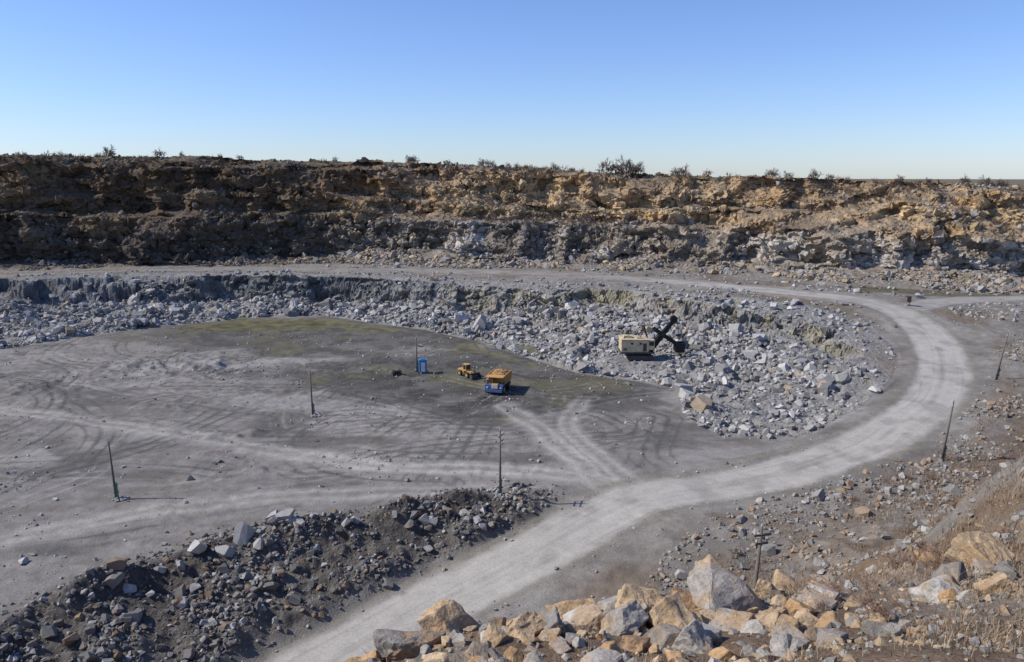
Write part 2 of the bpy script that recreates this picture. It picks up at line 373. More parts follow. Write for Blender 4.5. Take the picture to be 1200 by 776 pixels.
zz=ms['H0']+np.maximum(T_-9,5)*fg+.5*fbm(xx/2.2,yy/2.2,45,3)*ss(-13,-6,Dg)-.12*(Dg<-14)
zz=np.where(Dg>50,mix(zz,ms['H0']+np.maximum(T_-9,5),ss(50,58,Dg)),zz)
PS=np.stack([xx,yy,zz],1)
ns=normals(PS,sr,sc2,False)
stp=ss(.08,.4,1-ns[:,2])*ss(-14,-8,Dg)
d_,cS=rockdisp(*PS.T,1.35,.65)
PS+=ns*(d_*(.12*ss(-12,-6,Dg)*(1-ss(30,36,Dg))+.9*stp))[:,None]
ns=normals(PS,sr,sc2,False)
xc,yc,zc=PS.T; hS=(zc-9)/np.maximum(T_-9,5)
g1=fbm(xc/20,yc/20,51,5); g2=fbm(xc/3,yc/3,55,4)
st=vn3(xc/14,yc/14,zc/1.4); s2=vn3(xc/3,yc/3,zc/3); s3=vn3(xc/30,yc/30,zc/5); s4=vn3(xc/12+5,yc/12,zc/6)
cc=np.tile(np.array([.34,.232,.135]),(len(xc),1))
cc=mixc(cc,(.46,.33,.18),ss(0,.6,s3+.3*s4)); cc=mixc(cc,(.21,.137,.085),ss(0,.6,-s3+.4*s2)*.7)
band=ss(.58,.66,hS+.05*s4)*(1-ss(.86,.95,hS+.05*s3)); cc=mixc(cc,(.48,.35,.20),band*.4*ss(-50,0,xc))
cc=mixc(cc,(.18,.122,.075),ss(.88,.95,hS+.04*s4)*.5)
lowm=ss(.50,.36,hS+.14*s3+.12*s4)
low_c=np.array([.235,.205,.168])[None]+(np.array([.36,.30,.225])-np.array([.235,.205,.168]))[None]*ss(10,50,xc)[:,None]  # grey-tan rock, lightened rightwards so its sunlit look is partly in the colour
cc=cc+(low_c-cc)*(lowm*.9)[:,None]
cc=mixc(cc,(.45,.42,.375),ss(.1,.5,s4+.6*cS)*lowm*.65*ss(-60,-10,xc))
cc=mixc(cc,(.11,.095,.077),ss(.1,.6,-s4+.3*st)*lowm*mix(.65,.4,ss(10,50,xc)))
cc=mixc(cc,(.48,.28,.11),ss(.25,.6,vn3(xc/7,yc/7,zc/2.5))*.5*ss(.25,.5,hS))
cc*=(1+.30*st+.15*s2+.3*cS)[:,None]
flat=ss(.72,.92,ns[:,2])
cc=mixc(cc,(.28,.22,.15),flat*.7)
cc=mixc(cc,(.145,.11,.07),flat*ss(-.2,.3,g2)*.55)
cc=mixc(cc,(.23,.21,.18),(1-ss(-9,1,Dg+3*g2))*.75)
left_shade=1-ss(-75,-25,xc+8*s3); cc=mixc(cc,(.066,.047,.033),left_shade*.7*ss(-10,-2,Dg))  # left cliff faces darkened: their shade is painted into the colour
top=ss(.94,.98,fg+.02*s2)*ss(.6,.85,ns[:,2]); cc=mixc(cc,(.15,.122,.075),top*.85)
I2=np.arange(sr*sc2).reshape(sr,sc2)
FS=np.stack([I2[:-1,:-1],I2[:-1,1:],I2[1:,1:],I2[1:,:-1]],-1).reshape(-1,4)
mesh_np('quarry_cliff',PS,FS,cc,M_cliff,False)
# ponds
Mw,nt,b=nodemat('pond_water_mat'); b.inputs['Roughness'].default_value=.3; b.inputs['Specular IOR Level'].default_value=.25
nz=nt.nodes.new('ShaderNodeTexNoise'); nz.inputs['Scale'].default_value=.35; nz.inputs['Detail'].default_value=6
tc=nt.nodes.new('ShaderNodeTexCoord'); nt.links.new(tc.outputs['Object'],nz.inputs['Vector'])
rp=nt.nodes.new('ShaderNodeValToRGB'); rp.color_ramp.elements[0].position=.35; rp.color_ramp.elements[0].color=(.075,.07,.042,1); rp.color_ramp.elements[1].position=.65; rp.color_ramp.elements[1].color=(.185,.162,.07,1)
nt.links.new(nz.outputs[0],rp.inputs[0]); nt.links.new(rp.outputs[0],b.inputs['Base Color'])
bm=bmesh.new()
for i,(cx,cy,rx,ry) in enumerate(PONDS):
    bmesh.ops.create_circle(bm,cap_ends=True,segments=48,radius=1,matrix=Matrix.Translation((cx,cy,-.15-.005*i))@Matrix.Diagonal((rx*1.2,ry*1.2,1,1)))
me=bpy.data.meshes.new('shallow_pond_water'); bm.to_mesh(me); bm.free(); me.materials.append(Mw)
sc.collection.objects.link(bpy.data.objects.new('shallow_pond_water',me))
# ------------------------------------------------------------------ rocks
def rock_template(seed,cuts=9,fine=0):
    r=RS(seed); bm=bmesh.new(); bmesh.ops.create_cube(bm,size=2)
    for i in range(cuts):
        nrm=Vector(r.randn(3)).normalized(); d=r.uniform(.62,1.05)
        g=bm.verts[:]+bm.edges[:]+bm.faces[:]
        bmesh.ops.bisect_plane(bm,geom=g,plane_co=nrm*d,plane_no=nrm,clear_outer=True,dist=1e-4)
        be=[e for e in bm.edges if e.is_boundary]
        if be: bmesh.ops.holes_fill(bm,edges=be,sides=0)
    if fine:
        bmesh.ops.remove_doubles(bm,verts=bm.verts,dist=.05)
        bmesh.ops.bevel(bm,geom=bm.edges[:],offset=.07,segments=2 if fine>1 else 1,affect='EDGES',profile=.6)
        bmesh.ops.triangulate(bm,faces=bm.faces[:])
        for _ in range(3 if fine>1 else 1):
            le=[e for e in bm.edges if e.calc_length()>(.14 if fine>1 else .4)]
            bmesh.ops.subdivide_edges(bm,edges=le,cuts=1,use_grid_fill=False)
            bmesh.ops.triangulate(bm,faces=bm.faces[:])
    else: bmesh.ops.triangulate(bm,faces=bm.faces[:])
    bm.verts.ensure_lookup_table()
    V=np.array([v.co[:] for v in bm.verts]); T=np.array([[v.index for v in f.verts] for f in bm.faces]); bm.free()
    if fine:
        o=seed*3.1
        d=.12*vn3(V[:,0]*1.7+o,V[:,1]*1.7,V[:,2]*1.7)+.06*vn3(V[:,0]*5+o,V[:,1]*5,V[:,2]*5)+.02*vn3(V[:,0]*13,V[:,1]*13+o,V[:,2]*13)
        V=V+V/np.linalg.norm(V,axis=1,keepdims=True)*d[:,None]
    return V,T
TPL=[rock_template(i,7+i%5) for i in range(14)]
def rotm(r,n):
    q=r.randn(n,4); q/=np.linalg.norm(q,axis=1,keepdims=True); w,x,y,z=q.T
    return np.stack([1-2*(y*y+z*z),2*(x*y-z*w),2*(x*z+y*w),2*(x*y+z*w),1-2*(x*x+z*z),2*(y*z-x*w),2*(x*z-y*w),2*(y*z+x*w),1-2*(x*x+y*y)],1).reshape(n,3,3)
def rocks(name,xs,ys,sz,cols,seed,mat=None,sink=.25,zs=None,tpl=None,patch=0):
    r=RS(seed); n=len(xs); tpl=tpl or TPL
    if zs is None: zs,_=chunked(terrain1,xs,ys)
    R=rotm(r,n); S=sz[:,None]*.5*r.uniform(.65,1.15,(n,3)); k=r.randint(0,len(tpl),n)
    Vs=[];Fs=[];Cs=[];off=0
    for i,(V,T) in enumerate(tpl):
        q=np.where(k==i)[0]
        if not len(q): continue
        W=np.einsum('nij,nvj->nvi',R[q],V[None]*S[q][:,None,:])
        W[:,:,2]*=.85
        W+=np.stack([xs[q],ys[q],zs[q]+sz[q]*(.5-sink)*.5],1)[:,None,:]
        W=W.reshape(-1,3); c=np.repeat(cols[q],len(V),0)
        if patch:
            pm=ss(-.1,.45,vn3(W[:,0]*1.3,W[:,1]*1.3,W[:,2]*1.3)+.5*vn3(W[:,0]*4,W[:,1]*4,W[:,2]*4))
            c=mixc(c,(.36,.235,.125),pm*patch)
        Vs.append(W); Fs.append((T[None]+(np.arange(len(q))*len(V))[:,None,None]).reshape(-1,3)+off)
        Cs.append(c); off+=len(q)*len(V)
    return mesh_np(name,np.vstack(Vs),np.vstack(Fs),np.vstack(Cs),mat or M_rock,False)
def pick(r,n,pal,pr):
    pal=np.array(pal); c=pal[r.choice(len(pal),n,p=np.array(pr)/sum(pr))]
    return c*r.uniform(.75,1.2,(n,1))
def scatter(seed,n,bb,dens):
    r=RS(seed); xs=r.uniform(bb[0],bb[1],n); ys=r.uniform(bb[2],bb[3],n)
    h,mm=chunked(terrain1,xs,ys); k=r.rand(n)<dens(xs,ys,h,mm)
    return xs[k],ys[k],h[k],{q:v[k] for q,v in mm.items()},r
GR=[(.34,.323,.297),(.27,.256,.237),(.43,.41,.38),(.34,.27,.19),(.17,.162,.152)]
xs,ys,zs,mm,r=scatter(101,130000,(-150,72,96,222),lambda x,y,h,q:q['slope']*np.where(q['tt']<np.where(x<0,.64,.78),1,.1)*np.where(x>-5,1,.8)*(.25+.75*ss(-.15,.25,q['n1']+.5*q['n2']))*(1-.75*q['pad']))
n_=len(xs); sz=np.clip(r.lognormal(-.75,.55,n_),.2,2.4)*(1+.35*ss(0,.4,mm['n2']))*(1-.5*mm['pad'])
rocks('blasted_rock_pile',xs,ys,sz,pick(r,n_,GR,[5,4,2,.7,1.3]),102,zs=zs)
r=RS(111)
wt=ss(-15,-11,Dg)*(ms['dm']>4.6)*(ms['d2']>4)*(.06+ss(.45,.02,fg))*ss(.45,.8,ns[:,2])*ss(-.3,.3,ms['n1'])*(np.abs(xc)<190)
q=r.choice(len(wt),24000,p=wt/wt.sum()); n_=len(q)
rocks('cliff_talus_rocks',xc[q]+r.randn(n_)*.2,yc[q]+r.randn(n_)*.2,np.clip(r.lognormal(-.75,.55,n_),.2,2.6),pick(r,n_,[(.31,.25,.185),(.28,.26,.235),(.37,.285,.175),(.19,.15,.11)],[3,4,1.5,2])*mix(1,.6,(1-ss(-80,-30,xc[q])))[:,None],112,zs=zc[q])  # left rocks dimmed too, following the shade painted on the cliff
xs,ys,zs,mm,r=scatter(115,30000,(-150,150,150,232),lambda x,y,h,q:((~q['iB'])&(q['dm']>4.3)&(q['d2']>4)&(q['D']<-13)&(q['dh']<0))*(.10+.8*np.exp(-(q['dB']/1.6)**2)+.6*ss(.1,.4,q['n1'])))
n_=len(xs); rocks('bench_rubble',xs,ys,np.clip(r.lognormal(-.95,.5,n_),.2,1.7),pick(r,n_,GR,[4,4,2,2,1]),116,zs=zs)
xs,ys,zs,mm,r=scatter(121,75000,(-75,6,30,88),lambda x,y,h,q:np.clip(q['emb']+.7*np.exp(-((q['dA']-.5)/1.8)**2)*(x<2)*q['near'],0,1)*(.2+.8*ss(-.15,.25,q['n2']+.5*q['n1'])))
n_=len(xs); sz=np.clip(r.lognormal(-1.5,.6,n_),.1,1.5)
rocks('embankment_rubble',xs,ys,sz,pick(r,n_,[(.16,.151,.138),(.31,.297,.277),(.2,.178,.152),(.23,.165,.11)],[4,3,3,1]),122,zs=zs)
bx=np.array([-25.8,-22.3,-29,-26.5,-21,-19,-31.5,-16,-33,-12,-24,-30]);by=np.array([71.2,73.6,68.4,68.6,73,71.5,66,75.5,63,76.4,70,66.5])
rocks('embankment_boulders',bx,by,np.array([2.0,1.8,1.7,1.5,1.1,.9,1.2,1.0,1.1,.9,1.2,.9]),pick(RS(5),12,[(.36,.345,.32)],[1]),123)
xs,ys,zs,mm,r=scatter(131,50000,(-120,45,52,200),lambda x,y,h,q:(q['iA']|((q['dm']>5)&~q['iB']))*(q['dh']<1)*(q['pond']<.1)*(.06+.6*ss(.2,.55,fbm(x/7,y/7,133,3))+.4*np.exp(-(((x+62)/17)**2+((y-143)/9)**2)))*np.where(q['dm']<4.2,0,1)+(q['dm']>3.6)*(q['dm']<5.4)*.3)
n_=len(xs); rocks('scattered_stones',xs,ys,np.clip(r.lognormal(-1.85,.5,n_),.08,.8),pick(r,n_,GR,[4,3,2,1,1]),132,zs=zs)
xs,ys,zs,mm,r=scatter(141,120000,(8,110,22,150),lambda x,y,h,q:((q['dh']>-8)&(q['dm']>5.2)&(q['D']<-30))*np.where(y<65,1,.6)*(.15+ss(.0,.3,fbm(x/7,y/7,143,3)+.15))*.65)
n_=len(xs); rocks('hillside_stones',xs,ys,np.clip(r.lognormal(-1.5,.6,n_),.08,1.4),pick(r,n_,[(.31,.287,.255),(.24,.225,.20),(.29,.21,.14)],[4,3,3]),142,zs=zs)
# foreground boulders
FT=[rock_template(40+i,6+i%4,2) for i in range(8)]
FM=[rock_template(60+i,6+i%4,1) for i in range(8)]
G_=(.33,.295,.25);TA=(.41,.30,.185);OR=(.42,.26,.13);BR=(.29,.18,.11);DK=(.22,.20,.172);LT=(.42,.38,.325)
FG=[(5.1,16.8,1.75,G_),(4.7,15.0,1.0,G_),(3.3,15.0,1.05,TA),(2.2,14.6,.9,G_),(1.5,15.2,.9,LT),(1.5,16.8,1.25,TA),(.35,15.2,.7,OR),(-1.1,14.4,1.1,TA),(-2,13.6,.8,DK),(-3,13.4,.75,OR),(5.2,14.2,.7,TA),(2.3,13.4,.7,BR),(3.3,13.4,.8,G_),(7.2,17.2,1.0,LT),(6.4,18.3,.8,TA),(9.5,16,1.25,LT),(12,18.8,1.2,TA),(10.6,16,.8,TA),(19,28,1.8,BR),(4,17,.95,BR),(2.9,17,.9,TA),(.8,14,.6,DK),(6,15.6,.8,OR),(0.2,14,.7,TA),(-2.6,12.9,.6,DK),(-.3,13.4,.6,TA)]
r=RS(77)
rocks('foreground_boulders',np.array([f[0] for f in FG]),np.array([f[1] for f in FG]),np.array([f[2] for f in FG])*1.05,np.array([f[3] for f in FG]),78,M_rockfg,sink=.4,tpl=FT,patch=.75)
xs=r.uniform(-5,13,620); ys=r.uniform(11,20.5,620)+.15*xs; n_=620
k=r.rand(n_)<np.where(xs>7.5,.35,1); xs=xs[k];ys=ys[k];n_=len(xs)
rocks('foreground_stones',xs,ys,np.clip(r.lognormal(-1.25,.5,n_),.1,.8),pick(r,n_,[G_,TA,DK,OR,LT],[4,4,3,2,1]),79,M_rockfg,sink=.35,tpl=FM,patch=.65)
xs=r.uniform(-6,26,12000); ys=r.uniform(8,34,12000); n_=12000
rocks('foreground_gravel',xs,ys,np.clip(r.lognormal(-2.5,.55,n_),.03,.35),pick(r,n_,[G_,TA,DK],[4,3,3]),80,M_rockfg,sink=.2)
# ------------------------------------------------------------------ vegetation
def blades(name,cx,cy,ht,per,cols,seed,spread=.28,w=.007,lean=.8,mat=None):
    r=RS(seed); n=len(cx)*per
    bx=np.repeat(cx,per)+r.randn(n)*spread; by=np.repeat(cy,per)+r.randn(n)*spread
    bz,_=chunked(terrain1,bx,by); h=np.repeat(ht,per)*r.uniform(.45,1.15,n); a=r.uniform(0,6.283,n); l=np.abs(r.randn(n))*lean*h; b_=r.uniform(0,6.283,n)
    ww=w*r.uniform(.6,1.4,n)
    dx=np.cos(a)*ww; dy=np.sin(a)*ww; lx=np.cos(b_)*l; ly=np.sin(b_)*l; bz=bz-.05
    V=np.stack([np.stack([bx-dx,by-dy,bz],1),np.stack([bx+dx,by+dy,bz],1),np.stack([bx-dx*.7+lx*.35,by-dy*.7+ly*.35,bz+h*.6],1),np.stack([bx+dx*.7+lx*.35,by+dy*.7+ly*.35,bz+h*.6],1),np.stack([bx+lx,by+ly,bz+h*.9],1)],1).reshape(-1,3)
    T=np.array([[0,1,3],[0,3,2],[2,3,4]]); F_=(T[None]+(np.arange(n)*5)[:,None,None]).reshape(-1,3)
    c=np.repeat(cols,per,0)*r.uniform(.7,1.3,(n,1))
    return mesh_np(name,V,F_,np.repeat(c,5,0),mat or M_veg,False)
r=RS(301)
N=11000; cx=r.uniform(-5,34,N); cy=r.uniform(9,48,N)
k=(ss(-.15,.2,fbm(cx/3,cy/3,303,4)+.3*ss(5,10,cx)-.2)*np.where(cx<6,.35,1))>r.rand(N)
cx=cx[k];cy=cy[k]
pal=pick(r,len(cx),[(.34,.24,.15),(.40,.31,.19),(.23,.15,.10),(.15,.15,.06)],[5,4,3,.35])
blades('dry_grass',cx,cy,r.uniform(.15,.45,len(cx)),20,pal,304)
xs,ys,zs,mm,r=scatter(306,22000,(10,80,26,110),lambda x,y,h,q:((q['dh']>-4)&(q['dm']>7))*np.where(y<62,ss(-.25,.2,fbm(x/5,y/5,307,4)),ss(0,.35,fbm(x/6,y/6,307,4)+.12)))
blades('hillside_dry_grass',xs,ys,r.uniform(.25,.6,len(xs)),10,pick(r,len(xs),[(.30,.205,.13),(.36,.27,.17),(.20,.13,.09)],[5,4,3]),308,spread=.4,w=.018)
def bush(seed,stems=8,h=1.0,levels=3,kids=4,rad=.012,lite=False):
    r=RS(seed); V=[];F_=[]
    def seg(p,q,ra,rb):
        d=(q-p).normalized(); u=d.orthogonal().normalized(); w=d.cross(u); b0=len(V)
        for (c,rd) in ((p,ra),(q,rb)):
            for i in range(3):
                a=i*2.094; V.append((c+u*math.cos(a)*rd+w*math.sin(a)*rd)[:])
        for i in range(3):
            j=(i+1)%3; F_.append((b0+i,b0+j,b0+3+j)); F_.append((b0+i,b0+3+j,b0+3+i))
    def grow(p,d,L,ra,lv):
        mid=p+d*L*.5+Vector(r.randn(3))*L*.06; q=mid+(d+Vector(r.randn(3))*.18).normalized()*L*.5
        if lite: seg(p,q,ra,ra*.5)
        else: seg(p,mid,ra,ra*.8); seg(mid,q,ra*.8,ra*.5)
        if lv<=0: return
        for i in range(kids):
            s=p.lerp(q,r.uniform(.3,1)); nd=(d+Vector(r.randn(3))*.55+Vector((0,0,.15))).normalized()
            grow(s,nd,L*r.uniform(.45,.7),ra*.65,lv-1)
    for i in range(stems):
        a=r.uniform(0,6.283); t=r.uniform(.1,.85); d=Vector((math.cos(a)*t,math.sin(a)*t,1)).normalized()
        grow(Vector((math.cos(a)*.08,math.sin(a)*.08,-.05)),d,h*r.uniform(.35,.6),rad,levels)
    return np.array(V),np.array(F_)
BT=[bush(s,7,1.0,3,4,.012) for s in (1,2,3,4)]
BL=[bush(s,7,1.0,2,4,.024,True) for s in (5,6,7,8)]
BS=[bush(s,8,1.0,3,4,.020,True) for s in (11,12,13,14)]
def shrubmass(name,xs,ys,hs,cols,seed,zs=None,BT=BT):
    r=RS(seed)
    if zs is None: zs,_=chunked(terrain1,xs,ys)
    k=r.randint(0,4,len(xs)); Vs=[];Fs=[];Cs=[];off=0
    for i,(V,T) in enumerate(BT):
        for j in np.where(k==i)[0]:
            a=r.uniform(0,6.28); c,s=math.cos(a),math.sin(a)
            W=V@np.array([[c,s,0],[-s,c,0],[0,0,1]])*hs[j]*np.array([1.15,1.15,1])+[xs[j],ys[j],zs[j]]
            Vs.append(W);Fs.append(T+off);off+=len(V);Cs.append(np.tile(cols[j],(len(V),1)))
    return mesh_np(name,np.vstack(Vs),np.vstack(Fs),np.vstack(Cs),M_veg)
def rimpoint(px):
    q=np.where((np.abs(xc-px)<.5)&(fg>.8)&(Dg<48))[0]; j=q[np.argmax((zc[q]-35)/yc[q])]; return xc[j],yc[j],zc[j]
for i,(px,hh) in enumerate([(-130,3.6),(-127,2.4),(-113,3),(-111,2),(-90,1.8),(-60,1.8),(-36,3.8),(-34,2.6),(-22,1.8),(-9,3.4),(-7,2.4),(-1,2),(14,3),(20,1.8),(30,4.8),(33,3.4),(36.5,6.2),(39.5,4.8),(52,2.6),(54,3.8),(63,2),(80,3.6),(83,2.2),(90,3),(98,2.2),(104,1.8),(112,2),(120,1.6),(144,3.8),(148,3.4),(129,2.8)]):
    X0,Y0,Z0=rimpoint(px)
    shrubmass('dry_shrub',np.array([X0,X0+hh*.35,X0-hh*.3]),np.array([Y0,Y0+.3,Y0+.4]),np.array([hh,hh*.7,hh*.5]),np.array([[.17,.125,.10]]*3),400+i,zs=np.array([Z0-.1,Z0-.3,Z0-.3]),BT=BS)
r=RS(411)
wt=ss(1,4,Dg)*(1-ss(33,40,Dg))*ss(.4,.8,ns[:,2])*ss(-.15,.3,fbm(xc/12,yc/12,413,3))*(np.abs(xc)<185)
q=r.choice(len(wt),1700,p=wt/wt.sum())
shrubmass('cliff_scrub',xc[q],yc[q],r.uniform(.6,2.2,len(q)),pick(r,len(q),[(.18,.125,.09),(.24,.17,.12),(.14,.12,.075)],[3,3,1]),414,zc[q],BT=BL)
xs,ys,zs,mm,r=scatter(421,3000,(8,110,24,150),lambda x,y,h,q:((q['dh']>-3)&(q['dm']>7))*ss(0.0,.35,fbm(x/9,y/9,423,3)+.1)*.5)
shrubmass('hillside_scrub',xs,ys,r.uniform(.3,1.2,len(xs)),pick(r,len(xs),[(.24,.155,.105),(.29,.20,.13)],[3,3]),424,zs,BT=BL)
r=RS(431); nb=260; xs=r.uniform(6.5,22,nb); ys=xs*1.2+r.uniform(5,17,nb)
shrubmass('dry_brush',xs,ys,r.uniform(.3,.8,nb),pick(r,nb,[(.30,.19,.13),(.37,.265,.18)],[1,1]),432)
# ------------------------------------------------------------------ object kit
def empty(name,loc,rz=0,s=1):
    e=bpy.data.objects.new(name,None); sc.collection.objects.link(e); e.location=loc; e.rotation_euler=(0,0,rz); e.scale=(s,)*3; return e
def part(name,bm,mat,par,smooth=False,bev=0):
    if bev: bmesh.ops.bevel(bm,geom=bm.edges[:],offset=bev,segments=2,affect='EDGES')
    bmesh.ops.recalc_face_normals(bm,faces=bm.faces[:])
    me=bpy.data.meshes.new(name); bm.to_mesh(me); bm.free()
    for p in me.polygons: p.use_smooth=smooth
    me.materials.append(mat); o=bpy.data.objects.new(name,me); sc.collection.objects.link(o); o.parent=par; return o
def box(bm,c,s,rot=None):
    M=Matrix.Translation(c)@(rot or Matrix.Identity(4))@Matrix.Diagonal((*s,1))
    return bmesh.ops.create_cube(bm,size=1,matrix=M)['verts']
def boxes(L):
    bm=bmesh.new()
    for l in L: box(bm,*l)
    return bm
def cyl(bm,p,q,r1,r2=None,seg=14):
    p=Vector(p);q=Vector(q);d=q-p; M=Matrix.Translation((p+q)/2)@d.to_track_quat('Z','Y').to_matrix().to_4x4()
    bmesh.ops.create_cone(bm,cap_ends=True,segments=seg,radius1=r1,radius2=r1 if r2 is None else r2,depth=d.length,matrix=M)
def beam(bm,p,q,w,h0,h1):
    """tapered box girder between p and q (in the xz plane), width w in y"""
    p=Vector(p);q=Vector(q);d=(q-p).normalized(); u=Vector((-d.z,0,d.x)); vs=[]
    for (c,h) in ((p,h0),(q,h1)):
        for sy in (-w/2,w/2):
            for su in (-h/2,h/2): vs.append(bm.verts.new(c+Vector((0,sy,0))+u*su))
    for f in ((0,1,3,2),(4,6,7,5),(0,4,5,1),(2,3,7,6),(0,2,6,4),(1,5,7,3)): bm.faces.new([vs[i] for i in f])
def prism(bm,pts,w):
    a=[bm.verts.new((-w/2,p[0],p[1])) for p in pts]; b_=[bm.verts.new((w/2,p[0],p[1])) for p in pts]; n=len(pts)
    bm.faces.new(a); bm.faces.new(b_[::-1])
    for i in range(n): bm.faces.new((a[i],b_[i],b_[(i+1)%n],a[(i+1)%n]))
mt_wood=paint('weathered_wood',(.12,.10,.085),.9,dirt=.2); mt_conc=paint('concrete',(.3,.29,.27),.9)
mt_blue=paint('blue_paint',(.03,.09,.27),.5,dirt=.25); mt_yel=paint('yellow_paint',(.58,.31,.05),.5,dirt=.3); mt_or=paint('orange_load',(.42,.22,.07),.9,dirt=.2)
mt_tyre=paint('tyre_rubber',(.02,.02,.02),.9,dirt=.4,dcol=(.14,.13,.12)); mt_glass=paint('dark_glass',(.02,.025,.03),.15,dirt=.05)
mt_cream=paint('cream_paint',(.60,.49,.30),.6,dirt=.3,dcol=(.3,.2,.12),sc_=1.2); mt_steel=paint('dark_steel',(.035,.033,.032),.6,dirt=.15); mt_white=paint('white_paint',(.75,.75,.72),.5,dirt=.1)
mt_black=paint('black_boom_paint',(.012,.012,.013),.7,dirt=.05,dcol=(.06,.05,.045))
mt_cyan=paint('bright_blue_paint',(.03,.20,.42),.5,dirt=.2); mt_green=paint('green_paint',(.03,.22,.12),.7); mt_ins=paint('insulator_glass',(.5,.5,.48),.3)
def pole(x,y,h,lean=(0,0),arm=True,rot=0,base=None,k=1):
    e=empty('utility_pole',(x,y,Hat(x,y)-.1),rot); e.rotation_euler=(lean[0],lean[1],rot)
    bm=bmesh.new(); cyl(bm,(0,0,0),(0,0,h),.14*k,.09*k,10); part('shaft',bm,mt_wood,e,True)
    bm=bmesh.new(); cyl(bm,(.22,0,-.2),(.2,0,2.0),.12,.11,6); part('concrete_stub',bm,base or mt_conc,e)
    bm=boxes([((.1,0,.9),(.5,.34,.06)),((.1,0,1.7),(.5,.34,.06))]); part('binding_wire',bm,mt_steel,e)
    if arm:
        bm=boxes([((0,-.14,h-.5),(1.5,.09*k,.11*k)),((0,-.14,h-1.15),(1.1,.09*k,.11*k))]); part('crossarm',bm,mt_wood,e)
    bm=bmesh.new()
    for (ax,az) in (((-.65,h-.45),(.65,h-.45),(-.45,h-1.1),(.45,h-1.1),(0,h+.02)) if arm else ((.12,h-.3),(-.12,h-.7),(0,h))):
        cyl(bm,(ax,-.14 if ax else 0,az),(ax,-.14 if ax else 0,az+.12),.02*k,.02*k,6); cyl(bm,(ax,-.14 if ax else 0,az+.12),(ax,-.14 if ax else 0,az+.28),.07*k,.045*k,8)
    part('insulators',bm,mt_ins,e)
    return e
pole(-29.5,113.4,7.2,arm=False,lean=(0,-.02)); pole(-43.5,82.4,7.0,arm=False,lean=(0,-.04),base=mt_green)
pole(-1.3,82.8,7.5,rot=1.2,base=mt_green); pole(75.6,120.7,7.8,lean=(0,.14),arm=False); pole(51.5,90.7,7.6,lean=(0,.09),arm=False)
pole(-17.1,139.3,6.8,arm=False); pole(17.6,53.9,10.4,rot=.35,lean=(0,.06),k=1.35)
def stonebase(x,y,s):
    r=RS(int(abs(x*10))); n=14; rocks('pole_base_stones',x+r.randn(n)*.5,y+r.randn(n)*.4,r.uniform(.3,.6,n)*s,pick(r,n,[(.3,.29,.28)],[1]),3)
stonebase(-43,82.2,1); stonebase(-29,113.2,1.1); stonebase(-1.3,82.6,.8)
def wheel(bm,hub,x,y,r,w):
    cyl(bm,(x-w/2,y,r),(x+w/2,y,r),r,r,24)
    cyl(hub,(x-w/2-.03,y,r),(x+w/2+.03,y,r),r*.45,r*.45,14)
e=empty('dump_truck',(-2.2,127.5,Hat(-2.2,127.5)),math.radians(-14),.82)
bm=bmesh.new(); hb=bmesh.new()
for sx in (-1.55,1.55): wheel(bm,hb,sx,-2.5,.85,.6)
for sx in (-1.2,-1.7,1.2,1.7): wheel(bm,hb,sx,1.6,.85,.45)
part('tyres',bm,mt_tyre,e,False,.04); part('wheel_hubs',hb,mt_yel,e)
part('chassis',boxes([((-.55,-.4,1.15),(.25,6.6,.45)),((.55,-.4,1.15),(.25,6.6,.45)),((0,1.6,.85),(2.2,.35,.35)),((0,-2.5,.85),(2.4,.3,.3))]),mt_steel,e)
part('front_bumper',boxes([((0,-3.95,.85),(3.5,.35,.5))]),mt_blue,e,bev=.05)
bm=bmesh.new(); prism(bm,[(-3.75,1.1),(-3.75,1.95),(-3.5,2.1),(-1.6,2.1),(-1.6,1.75),(-3.3,1.75),(-3.4,1.1)],3.6); part('fender_deck',bm,mt_blue,e)
part('engine_hood',boxes([((.2,-3.15,1.75),(1.4,1.5,1.0))]),mt_yel,e,bev=.06)
part('grille',boxes([((.2,-3.93,1.45+i*.17),(1.15,.05,.07)) for i in range(5)]),mt_white,e)
part('headlights',boxes([((-1.35,-3.78,1.5),(.35,.08,.25)),((1.35,-3.78,1.5),(.35,.08,.25))]),mt_white,e)
bm=bmesh.new(); prism(bm,[(-3.45,2.1),(-3.2,3.05),(-1.95,3.05),(-1.95,2.1)],1.35); bmesh.ops.translate(bm,verts=bm.verts,vec=(-1.0,0,0)); part('cab',bm,mt_yel,e,bev=.04)
part('windows',boxes([((-1.0,-3.36,2.62),(1.1,.06,.6),Matrix.Rotation(math.radians(-14.7),4,'X')),((-1.69,-2.6,2.65),(.05,.9,.55)),((-.31,-2.6,2.65),(.05,.9,.55))]),mt_glass,e)
bm=bmesh.new()
out=[(-1.4,1.75),(-1.75,3.35),(-3.55,3.5),(-3.55,3.62),(-1.6,3.6),(3.6,3.5),(3.9,2.3),(2.9,1.6)]
for sx in (-1.78,1.78):
    a=[bm.verts.new((sx-.06,p[0],p[1])) for p in out]; b_=[bm.verts.new((sx+.06,p[0],p[1])) for p in out]
    bm.faces.new(a); bm.faces.new(b_[::-1])
    for i in range(len(out)): bm.faces.new((a[i],b_[i],b_[(i+1)%8],a[(i+1)%8]))
box(bm,(0,.8,1.72),(3.5,4.3,.12)); box(bm,(0,-1.56,2.6),(3.5,.12,1.75),Matrix.Rotation(math.radians(12),4,'X')); box(bm,(0,-2.6,3.52),(3.5,1.95,.1))
box(bm,(0,3.3,2.1),(3.5,1.4,.12),Matrix.Rotation(math.radians(35),4,'X'))
for yy_ in (-.9,.2,1.3,2.4):
    for sx in (-1.88,1.88): box(bm,(sx,yy_,2.6),(.1,.16,1.7))
part('dump_body',bm,mt_yel,e)
bm=bmesh.new(); bmesh.ops.create_grid(bm,x_segments=14,y_segments=20,size=1)
rr_=RS(4)
